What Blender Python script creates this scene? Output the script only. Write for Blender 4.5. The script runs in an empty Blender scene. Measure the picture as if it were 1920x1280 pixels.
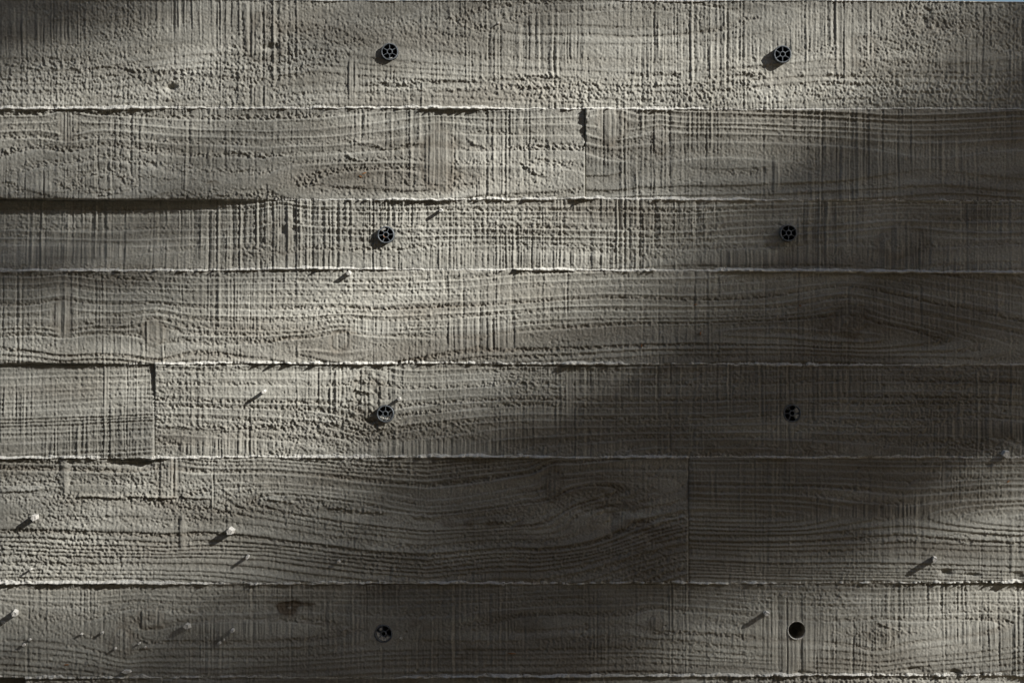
import bpy, math, random
import numpy as np
from mathutils import Vector

# ------------------------------------------------------------------ scene, camera, sky, sun
scene = bpy.context.scene
C = scene.collection
S = 1.0 / 1280.0          # one unit of the wall's working grid = 0.78 mm
ZC = 1.30                 # height of the middle of the photographed patch

def W(x, y, h=0.0):       # wall grid (x right, y down, h proud of the face) -> world
    return Vector(((x - 960.0) * S, -h * S, ZC - (y - 640.0) * S))

cam_d = bpy.data.cameras.new('camera')
cam = bpy.data.objects.new('camera', cam_d)
C.objects.link(cam)
cam.location = (0.0, -2.6, ZC)
cam.rotation_euler = (math.radians(90), 0, 0)
cam_d.sensor_width = 36.0
cam_d.lens = 36.0 * 2.6 / 1.5
cam_d.clip_start = 0.05
cam_d.clip_end = 2000.0
scene.camera = cam

GRAZE = math.radians(21.0)         # angle between the sun's rays and the wall face
SLOPE = math.radians(33.0)         # slope of the shadows on the wall
TO_SUN = Vector((math.cos(GRAZE) * math.cos(SLOPE), -math.sin(GRAZE), math.cos(GRAZE) * math.sin(SLOPE)))
sun_d = bpy.data.lights.new('sun', 'SUN')
sun_d.energy = 5.0
sun_d.angle = math.radians(0.53)
sun_d.color = (1.0, 0.965, 0.92)
sun = bpy.data.objects.new('sun', sun_d)
C.objects.link(sun)
sun.rotation_euler = TO_SUN.to_track_quat('Z', 'Y').to_euler()
sun.location = (8, -6, 9)

world = bpy.data.worlds.new('World')
scene.world = world
world.use_nodes = True
wn = world.node_tree.nodes
wl = world.node_tree.links
bg = wn['Background']
sky = wn.new('ShaderNodeTexSky')
sky.sky_type = 'NISHITA'
sky.sun_disc = False
sky.sun_elevation = math.asin(TO_SUN.z)
sky.sun_rotation = math.atan2(TO_SUN.x, TO_SUN.y)
wl.new(sky.outputs[0], bg.inputs[0])
bg.inputs[1].default_value = 0.054

vs = scene.view_settings
vs.view_transform = 'Standard'
vs.look = 'None'
vs.gamma = 1.0
vs.use_curve_mapping = False
vs.exposure = 0.72

# ------------------------------------------------------------------ helpers
def link(name, me, mat, parent=None):
    o = bpy.data.objects.new(name, me)
    if mat is not None:
        me.materials.append(mat)
    C.objects.link(o)
    if parent is not None:
        o.parent = parent
    return o

def empty(name, loc):
    o = bpy.data.objects.new(name, None)
    o.empty_display_size = 0.05
    o.location = loc
    C.objects.link(o)
    return o

def tag(o, label, cat, group=None, kind=None):
    if label: o['label'] = label
    if cat: o['category'] = cat
    if group: o['group'] = group
    if kind: o['kind'] = kind
    return o

def fast_mesh(name, co, quads, smooth=False, attrs=None):
    me = bpy.data.meshes.new(name)
    nv, nf = len(co), len(quads)
    me.vertices.add(nv)
    me.vertices.foreach_set('co', np.ascontiguousarray(co, dtype=np.float32).ravel())
    me.loops.add(nf * 4)
    me.loops.foreach_set('vertex_index', np.ascontiguousarray(quads, dtype=np.int32).ravel())
    me.polygons.add(nf)
    me.polygons.foreach_set('loop_start', np.arange(0, nf * 4, 4, dtype=np.int32))
    me.polygons.foreach_set('loop_total', np.full(nf, 4, dtype=np.int32))
    if smooth:
        me.polygons.foreach_set('use_smooth', np.ones(nf, dtype=bool))
    for k, v in (attrs or {}).items():
        a = me.attributes.new(k, 'FLOAT', 'POINT')
        a.data.foreach_set('value', np.ascontiguousarray(v, dtype=np.float32).ravel())
    me.update(calc_edges=True)
    return me

def py_mesh(name, verts, faces, smooth=False):
    me = bpy.data.meshes.new(name)
    me.from_pydata([tuple(v) for v in verts], [], faces)
    if smooth:
        me.polygons.foreach_set('use_smooth', [True] * len(me.polygons))
    me.update()
    return me

# ------------------------------------------------------------------ materials
def new_mat(name):
    m = bpy.data.materials.new(name)
    m.use_nodes = True
    nt = m.node_tree
    return m, nt, nt.nodes['Principled BSDF']

def concrete_mat():
    m, nt, b = new_mat('board_formed_concrete')
    N, L = nt.nodes, nt.links
    tc = N.new('ShaderNodeTexCoord')
    at = N.new('ShaderNodeAttribute'); at.attribute_name = 'tone'
    st = N.new('ShaderNodeAttribute'); st.attribute_name = 'stain'
    mp = N.new('ShaderNodeMapping'); mp.inputs['Scale'].default_value = (6, 6, 16)
    n1 = N.new('ShaderNodeTexNoise'); n1.inputs['Scale'].default_value = 2.0; n1.inputs['Detail'].default_value = 6
    n2 = N.new('ShaderNodeTexNoise'); n2.inputs['Scale'].default_value = 420.0; n2.inputs['Detail'].default_value = 4
    L.new(tc.outputs['Object'], mp.inputs[0]); L.new(mp.outputs[0], n1.inputs['Vector'])
    L.new(tc.outputs['Object'], n2.inputs['Vector'])
    r1 = N.new('ShaderNodeValToRGB')
    r1.color_ramp.elements[0].position = 0.30; r1.color_ramp.elements[0].color = (0.315, 0.308, 0.268, 1)
    r1.color_ramp.elements[1].position = 0.72; r1.color_ramp.elements[1].color = (0.434, 0.432, 0.388, 1)
    L.new(n1.outputs[0], r1.inputs[0])
    mr = N.new('ShaderNodeMapRange'); mr.inputs[1].default_value = 0.3; mr.inputs[2].default_value = 0.7
    mr.inputs[3].default_value = 0.82; mr.inputs[4].default_value = 1.12
    L.new(n2.outputs[0], mr.inputs[0])
    mul = N.new('ShaderNodeMath'); mul.operation = 'MULTIPLY'
    L.new(mr.outputs[0], mul.inputs[0]); L.new(at.outputs['Fac'], mul.inputs[1])
    mx = N.new('ShaderNodeVectorMath'); mx.operation = 'SCALE'
    L.new(r1.outputs[0], mx.inputs[0]); L.new(mul.outputs[0], mx.inputs['Scale'])
    mix = N.new('ShaderNodeMix'); mix.data_type = 'RGBA'
    L.new(st.outputs['Fac'], mix.inputs['Factor'])
    L.new(mx.outputs[0], mix.inputs['A'])
    mix.inputs['B'].default_value = (0.105, 0.078, 0.05, 1)
    L.new(mix.outputs['Result'], b.inputs['Base Color'])
    b.inputs['Roughness'].default_value = 0.88
    b.inputs['Specular IOR Level'].default_value = 0.25
    n3 = N.new('ShaderNodeTexNoise'); n3.inputs['Scale'].default_value = 900.0; n3.inputs['Detail'].default_value = 3
    L.new(tc.outputs['Object'], n3.inputs['Vector'])
    bp = N.new('ShaderNodeBump'); bp.inputs['Strength'].default_value = 0.45; bp.inputs['Distance'].default_value = 0.0006
    L.new(n3.outputs[0], bp.inputs['Height']); L.new(bp.outputs[0], b.inputs['Normal'])
    return m

def plain_mat(name, col, rough=0.7, spec=0.3, nscale=30.0, var=0.25, bump=0.0, bscale=60.0):
    m, nt, b = new_mat(name)
    N, L = nt.nodes, nt.links
    tc = N.new('ShaderNodeTexCoord')
    n = N.new('ShaderNodeTexNoise'); n.inputs['Scale'].default_value = nscale; n.inputs['Detail'].default_value = 5
    L.new(tc.outputs['Object'], n.inputs['Vector'])
    r = N.new('ShaderNodeValToRGB')
    lo = [c * (1 - var) for c in col]; hi = [min(1, c * (1 + var)) for c in col]
    r.color_ramp.elements[0].position = 0.3; r.color_ramp.elements[0].color = (*lo, 1)
    r.color_ramp.elements[1].position = 0.7; r.color_ramp.elements[1].color = (*hi, 1)
    L.new(n.outputs[0], r.inputs[0]); L.new(r.outputs[0], b.inputs['Base Color'])
    b.inputs['Roughness'].default_value = rough
    b.inputs['Specular IOR Level'].default_value = spec
    if bump:
        n2 = N.new('ShaderNodeTexNoise'); n2.inputs['Scale'].default_value = bscale; n2.inputs['Detail'].default_value = 6
        L.new(tc.outputs['Object'], n2.inputs['Vector'])
        bp = N.new('ShaderNodeBump'); bp.inputs['Strength'].default_value = bump; bp.inputs['Distance'].default_value = 0.01
        L.new(n2.outputs[0], bp.inputs['Height']); L.new(bp.outputs[0], b.inputs['Normal'])
    return m

M_CON = concrete_mat()
M_FIN = plain_mat('cement_laitance', (0.53, 0.525, 0.485), 0.9, 0.2, 300, 0.18, 0.3, 700)
M_PEG = plain_mat('cement_peg', (0.55, 0.54, 0.505), 0.9, 0.2, 300, 0.12, 0.3, 700)
M_CORE = plain_mat('cast_concrete', (0.38, 0.36, 0.32), 0.9, 0.2, 14, 0.15, 0.3, 90)
M_PLASTIC = plain_mat('grey_plastic', (0.150, 0.168, 0.185), 0.36, 0.5, 260, 0.45)
M_WOODBIT = plain_mat('wood_splinter', (0.30, 0.15, 0.065), 0.8, 0.2, 300, 0.3)
M_RUST = plain_mat('rust', (0.38, 0.15, 0.04), 0.8, 0.2, 600, 0.3)
M_BARK = plain_mat('bark', (0.11, 0.085, 0.06), 0.9, 0.2, 18, 0.35, 0.6, 30)
M_GROUND = plain_mat('gravel', (0.25, 0.19, 0.12), 0.95, 0.1, 3, 0.2, 0.8, 40)
M_LEAF = plain_mat('leaf', (0.06, 0.10, 0.03), 0.6, 0.3, 9, 0.35)

# ------------------------------------------------------------------ noise
def gn(ny, nx, sy, sx, seed, ang=0.0):
    """smooth random field, unit deviation; sy, sx = feature radius in grid cells, ang rotates it"""
    r = np.random.default_rng(seed)
    py = ny + int(4 * max(sy, sx if ang else sy)) + 4
    a = r.standard_normal((py, nx))
    ky = np.fft.fftfreq(py)[:, None] * 2 * np.pi
    kx = np.fft.rfftfreq(nx)[None, :] * 2 * np.pi
    c, s = math.cos(ang), math.sin(ang)
    u = kx * c + ky * s
    v = -kx * s + ky * c
    f = np.fft.irfft2(np.fft.rfft2(a) * np.exp(-0.5 * ((u * sx) ** 2 + (v * sy) ** 2)), s=(py, nx))[:ny]
    return (f - f.mean()) / (f.std() + 1e-9)

def n1d(n, sx, seed):
    return gn(1, n, 0.01, sx, seed)[0]

def sst(a, b, x):
    t = np.clip((x - a) / (b - a + 1e-9), 0, 1)
    return t * t * (3 - 2 * t)

def ell(X, Y, cx, cy, rx, ry):
    return np.exp(-(((X - cx) / rx) ** 2 + ((Y - cy) / ry) ** 2))

# ------------------------------------------------------------------ the wall's layout
STEP = 1.55
xf = np.arange(-30.0, 1950.1, STEP)              # fine columns across the photographed patch
NXF = len(xf)
xl = np.concatenate([np.arange(-1500, -720, 30.0), np.arange(-720, -31, 5.0)])
xr = np.concatenate([np.arange(1955, 2640, 5.0), np.arange(2640, 3421, 30.0)])

def curve(pts, seed, wob=0.7):
    p = np.array(pts, float)
    y = np.interp(xf, p[:, 0], p[:, 1])
    k = np.hanning(61); k /= k.sum()
    y = np.convolve(np.pad(y, 30, mode='edge'), k, 'valid')
    return y + wob * n1d(NXF, 60, seed)

J = [curve([(0, -3), (300, -1), (440, -0.5), (960, 0), (1500, 0.3), (1750, 1.0), (1920, 3.6)], 1, 0.5),
     curve([(0, 204), (640, 203), (1280, 204), (1920, 206)], 2),
     curve([(0, 373), (500, 374), (960, 374), (1920, 377)], 3),
     curve([(0, 507), (500, 505), (960, 506), (1920, 511)], 4),
     curve([(0, 682), (640, 681), (1920, 684)], 5),
     curve([(0, 858), (640, 857), (1920, 857)], 6),
     curve([(0, 1093), (640, 1094), (1280, 1092), (1920, 1091)], 7),
     curve([(0, 1270), (640, 1269), (1920, 1265)], 8)]
for k, yy in enumerate((1440, 1640, 1815, 2045, 2306)):
    J.append(np.full(NXF, float(yy)))

# spacer sockets: x, y, radius, how far proud
SPACERS = [(731, 98, 16.0, 7.0), (1466, 103.5, 16.2, 11.0), (724, 440.5, 15.8, 8.5), (1477, 437.5, 15.8, 12.5),
           (723, 775, 16.0, 7.5), (1485.5, 774.5, 16.6, 0.8), (719, 1187.5, 16.8, 0.8)]
HOLE = (1494, 1181, 16.5)
SOCKETS = [(a, b, r + 0.6) for a, b, r, h in SPACERS] + [HOLE]

DEPTH = 80.0     # the bands are 62 mm thick castings in front of the core

def pw(pts, x):
    p = np.array(pts, float)
    return np.interp(x, p[:, 0], p[:, 1])

def board_height(sp, X, Y, V, seed):
    """relief of one board's print: X, Y grid coordinates, V 0 at the board's top edge .. 1 at its foot"""
    ny, nx = X.shape
    x1 = X[0]
    st = STEP
    g = lambda sy, sx, k, ang=0.0: gn(ny, nx, sy / st, sx / st, seed * 100 + k, ang)
    # --- wood grain: rings cut by the board's face, knots push them aside
    yp = pw(sp['pith'], x1)[None, :]
    Yw = Y + g(30, 160, 1) * sp.get('wave', 3.0) + g(6, 50, 2) * 0.9
    for kx, ky, rx, ry, amp in sp.get('knots', ()):
        Yw = Yw + amp * np.tanh((ky - Y) / (0.5 * ry)) * np.exp(-((X - kx) / (2.0 * rx)) ** 2) * np.exp(-((Y - ky) / (2.6 * ry)) ** 2)
    d = pw(sp['dist'], x1)[None, :] + sp.get('dwob', 8.0) * n1d(nx, 90 / st, seed * 100 + 3)[None, :]
    G = np.sqrt((Yw - yp) ** 2 + d ** 2)
    P = sp['period']
    q = G / P
    rw = n1d(400, 1.0, seed * 100 + 4)
    q = q + 0.35 * np.interp(q % 380, np.arange(400), rw)
    ph = q - np.floor(q)
    ringid = np.floor(q).astype(int) % 400
    rs = np.random.default_rng(seed * 7 + 5)
    ring_line = (0.35 + 0.9 * rs.random(400))[ringid]
    ring_rough = np.clip(rs.normal(0.75, 0.45, 400), 0.1, 1.6)[ringid]
    far = np.clip(np.abs(np.gradient(G, axis=0)) / st, 0, 1)       # how squarely the ring is cut
    wl_ = np.clip(2.0 / (P * np.maximum(far, 0.25)), 0.05, 0.3)
    line = np.exp(-((ph - 0.86) / wl_) ** 2)
    along = 0.3 + 0.7 * sst(-1.2, 0.7, g(4, 60, 6))
    early = sst(0.0, 0.08, ph) * (1 - sst(0.30, 0.62, ph))
    # --- sawn marks: fine vertical lines, deeper ones at the tooth pitch
    slant = sp.get('slant', 0.0)
    xs = X + slant * (Y - Y.mean()) + g(14, 3, 7) * 0.5
    xx = np.arange(xf[0] - 60, xf[-1] + 60, 0.5)
    nn = len(xx)
    fine = n1d(nn, 0.75 / 0.5, seed * 100 + 8) * 0.92 + n1d(nn, 1.6 / 0.5, seed * 100 + 9) * 0.35
    pit = np.zeros(nn)
    pos = xx[0]
    rp = np.random.default_rng(seed * 13 + 1)
    while pos < xx[-1]:
        pit -= rp.uniform(0.55, 1.15) * np.exp(-((xx - pos) / rp.uniform(0.9, 1.7)) ** 2)
        pos += sp.get('pitch', 33.5) * rp.uniform(0.9, 1.1)
    sawf = np.interp(xs, xx, fine)
    sawp = np.interp(xs, xx, pit)
    mod = (0.25 + 0.75 * sst(-1.3, 1.4, g(30, 40, 10))) * (0.35 + 0.85 * sst(-1.2, 1.2, g(22, 2.2, 33)))
    # --- torn fibre: short slanting crumbs
    r1 = g(0.75, 1.45, 11, sp.get('tear', 0.6))
    r2 = g(1.25, 2.5, 12, sp.get('tear', 0.6) * 0.6)
    r3 = g(2.2, 0.8, 30, 0.25)
    rough = 0.80 * np.sign(r1) * np.abs(r1) ** 0.9 + 0.22 * np.maximum(r2, -0.4) + 0.40 * r3
    broad = sst(-0.3, 1.1, g(22, 60, 13) + sp.get('torn', 0.0))
    for cx, cy, rx, ry, a in sp.get('patch', ()):                   # torn (+) and clean (-) patches
        broad = np.clip(broad + a * ell(X, Y, cx, cy, rx, ry), 0, 1.6)
    rmask = np.clip(sp.get('rough_ring', 0.8) * early * ring_rough * along + sp.get('rough_all', 0.3) * broad, 0, 1.5)
    h = 1.5 * sp.get('line', 0.9) * line * ring_line * (0.5 + 0.5 * along) * (0.35 + 0.65 * far)
    h = h + sp.get('ramp', 0.9) * (ph - 0.5) * ring_line * np.clip(far * 1.4 - 0.2, 0, 1) - sp.get('early', 0.45) * early * ring_rough
    h = h + 1.2 * rough * rmask * sp.get('rough_amp', 0.75)
    keep = 1 - 0.55 * np.clip(rmask, 0, 1)
    h = h + 1.25 * sp.get('saw', 0.55) * sawf * mod * keep + 1.2 * sp.get('tooth', 1.1) * sawp * (0.2 + 0.9 * mod) * (1 - 0.35 * np.clip(rmask, 0, 1))
    h = h + 0.26 * g(0.8, 0.6, 14) + 0.12 * g(2.5, 0.9, 31) + 0.8 * g(34, 70, 15) * sp.get('bow', 1.0)
    # --- knots and stripes of clean sawn wood
    for kx, ky, rx, ry, amp in sp.get('knots', ()):
        if rx > 50: continue
        rr = np.sqrt(((X - kx) / rx) ** 2 + ((Y - ky) / ry) ** 2) + 0.13 * g(8, 8, 16)
        ins = 1 - sst(0.8, 1.1, rr)
        h = h * (1 - 0.55 * ins) + ins * (0.22 * np.sin(rr * 13.0 + 0.8 * g(9, 9, 32)) + 0.45 * sawf + 0.25 * rough) - 0.9 * np.exp(-((rr - 1.0) / 0.10) ** 2) * sst(-0.5, 0.8, g(8, 8, 17)) \
            + 1.1 * np.exp(-(rr / 0.8) ** 2)
    for cx, cy, rx, ry, a in sp.get('stripe', ()):
        m = 1 - sst(0.6, 1.1, np.sqrt(((X - cx) / rx) ** 2 + ((Y - cy) / ry) ** 2))
        h = h * (1 - 0.6 * m) + m * a * (0.62 * sawf + 0.3)
    # --- cracks: polyline, depth
    for pts, dep, wid in sp.get('crack', ()):
        p = np.array(pts, float)
        yc = np.interp(x1, p[:, 0], p[:, 1])[None, :] + 1.2 * n1d(nx, 9 / st, seed * 100 + 18)[None, :] + 1.5 * r2
        on = (sst(p[0, 0], p[0, 0] + 15, x1) * (1 - sst(p[-1, 0] - 25, p[-1, 0], x1)))[None, :]
        t = (Y - yc) / wid
        brk = sst(-1.0, 0.3, n1d(nx, 14 / st, seed * 100 + 19))[None, :] * np.clip(0.55 + 0.55 * r1, 0, 1.8)
        h = h + on * brk * (dep * np.exp(-((t + 0.7)) ** 2) - dep * 1.1 * np.exp(-((t - 0.8)) ** 2))
    for pts, amp in sp.get('ledge', ()):                             # thin raised lip where the board had split
        p = np.array(pts, float)
        yc = np.interp(x1, p[:, 0], p[:, 1])[None, :] + 0.8 * n1d(nx, 12 / st, seed * 100 + 26)[None, :]
        on = (sst(p[0, 0], p[0, 0] + 6, x1) * (1 - sst(p[-1, 0] - 10, p[-1, 0], x1)))[None, :]
        t = Y - yc
        h = h + on * amp * np.clip(1 + 0.35 * n1d(nx, 6 / st, seed * 100 + 27), 0.2, 2)[None, :] * np.where(t < 0, np.exp(-(t / 3.4) ** 2), np.exp(-(t / 1.3) ** 2))
    for cx, cy, rx, ry, a in sp.get('dent', ()):
        h = h + a * np.exp(-((((X - cx) / rx) ** 2 + ((Y - cy) / ry) ** 2) ** 1.5)) * (1 + 0.25 * g(5, 5, 20))
    for cx, cy, rr in sp.get('pits', ()):
        h = h - 3.5 * np.exp(-(((X - cx) ** 2 + (Y - cy) ** 2) / rr ** 2))
    h = h + pw(sp.get('top', [(0, 0)]), x1)[None, :] * (1 - V) ** sp.get('tpow', 1.0) + pw(sp.get('foot', [(0, 0)]), x1)[None, :] * V ** sp.get('tpow', 1.0)
    # --- colour: a tone that follows the wood, and stains
    tone = sp.get('tone', 1.0) * (1 + 0.05 * np.clip(g(3, 90, 21), -2, 2) + 0.04 * np.clip(g(20, 40, 22), -2, 2) - 0.10 * line * ring_line)
    tone = tone * (1 + 0.07 * np.clip(g(40, 150, 24), -2, 2))
    stain = 0.11 * sp.get('ringstain', 1.0) * early * ring_rough * (0.4 + 0.6 * along) + 0.15 * np.clip(g(16, 110, 25) + sp.get('brown', 0.0) * (X / 1920), 0, 2)
    for kx, ky, rx, ry, amp in sp.get('knots', ()):
        if rx > 50: continue
        rr = np.sqrt(((X - kx) / rx) ** 2 + ((Y - ky) / ry) ** 2) + 0.15 * g(8, 8, 16)
        stain = stain + 0.22 * np.exp(-((rr - 0.95) / 0.22) ** 2) + 0.10 * np.exp(-(rr / 0.8) ** 2)
    for cx, cy, rx, ry, a in sp.get('stain', ()):
        stain = stain + a * ell(X, Y, cx, cy, rx, ry) * sst(-0.9, 0.9, g(3.5, 7, 23))
    return h, np.clip(tone, 0.5, 1.4), np.clip(stain, 0, 0.9)

rnd = random.Random(5)
def scatter_pits(x0, x1, y0, y1, n, seed):
    r = random.Random(seed)
    return [(r.uniform(x0, x1), r.uniform(y0, y1), r.uniform(1.6, 2.6)) for _ in range(n)]

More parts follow.
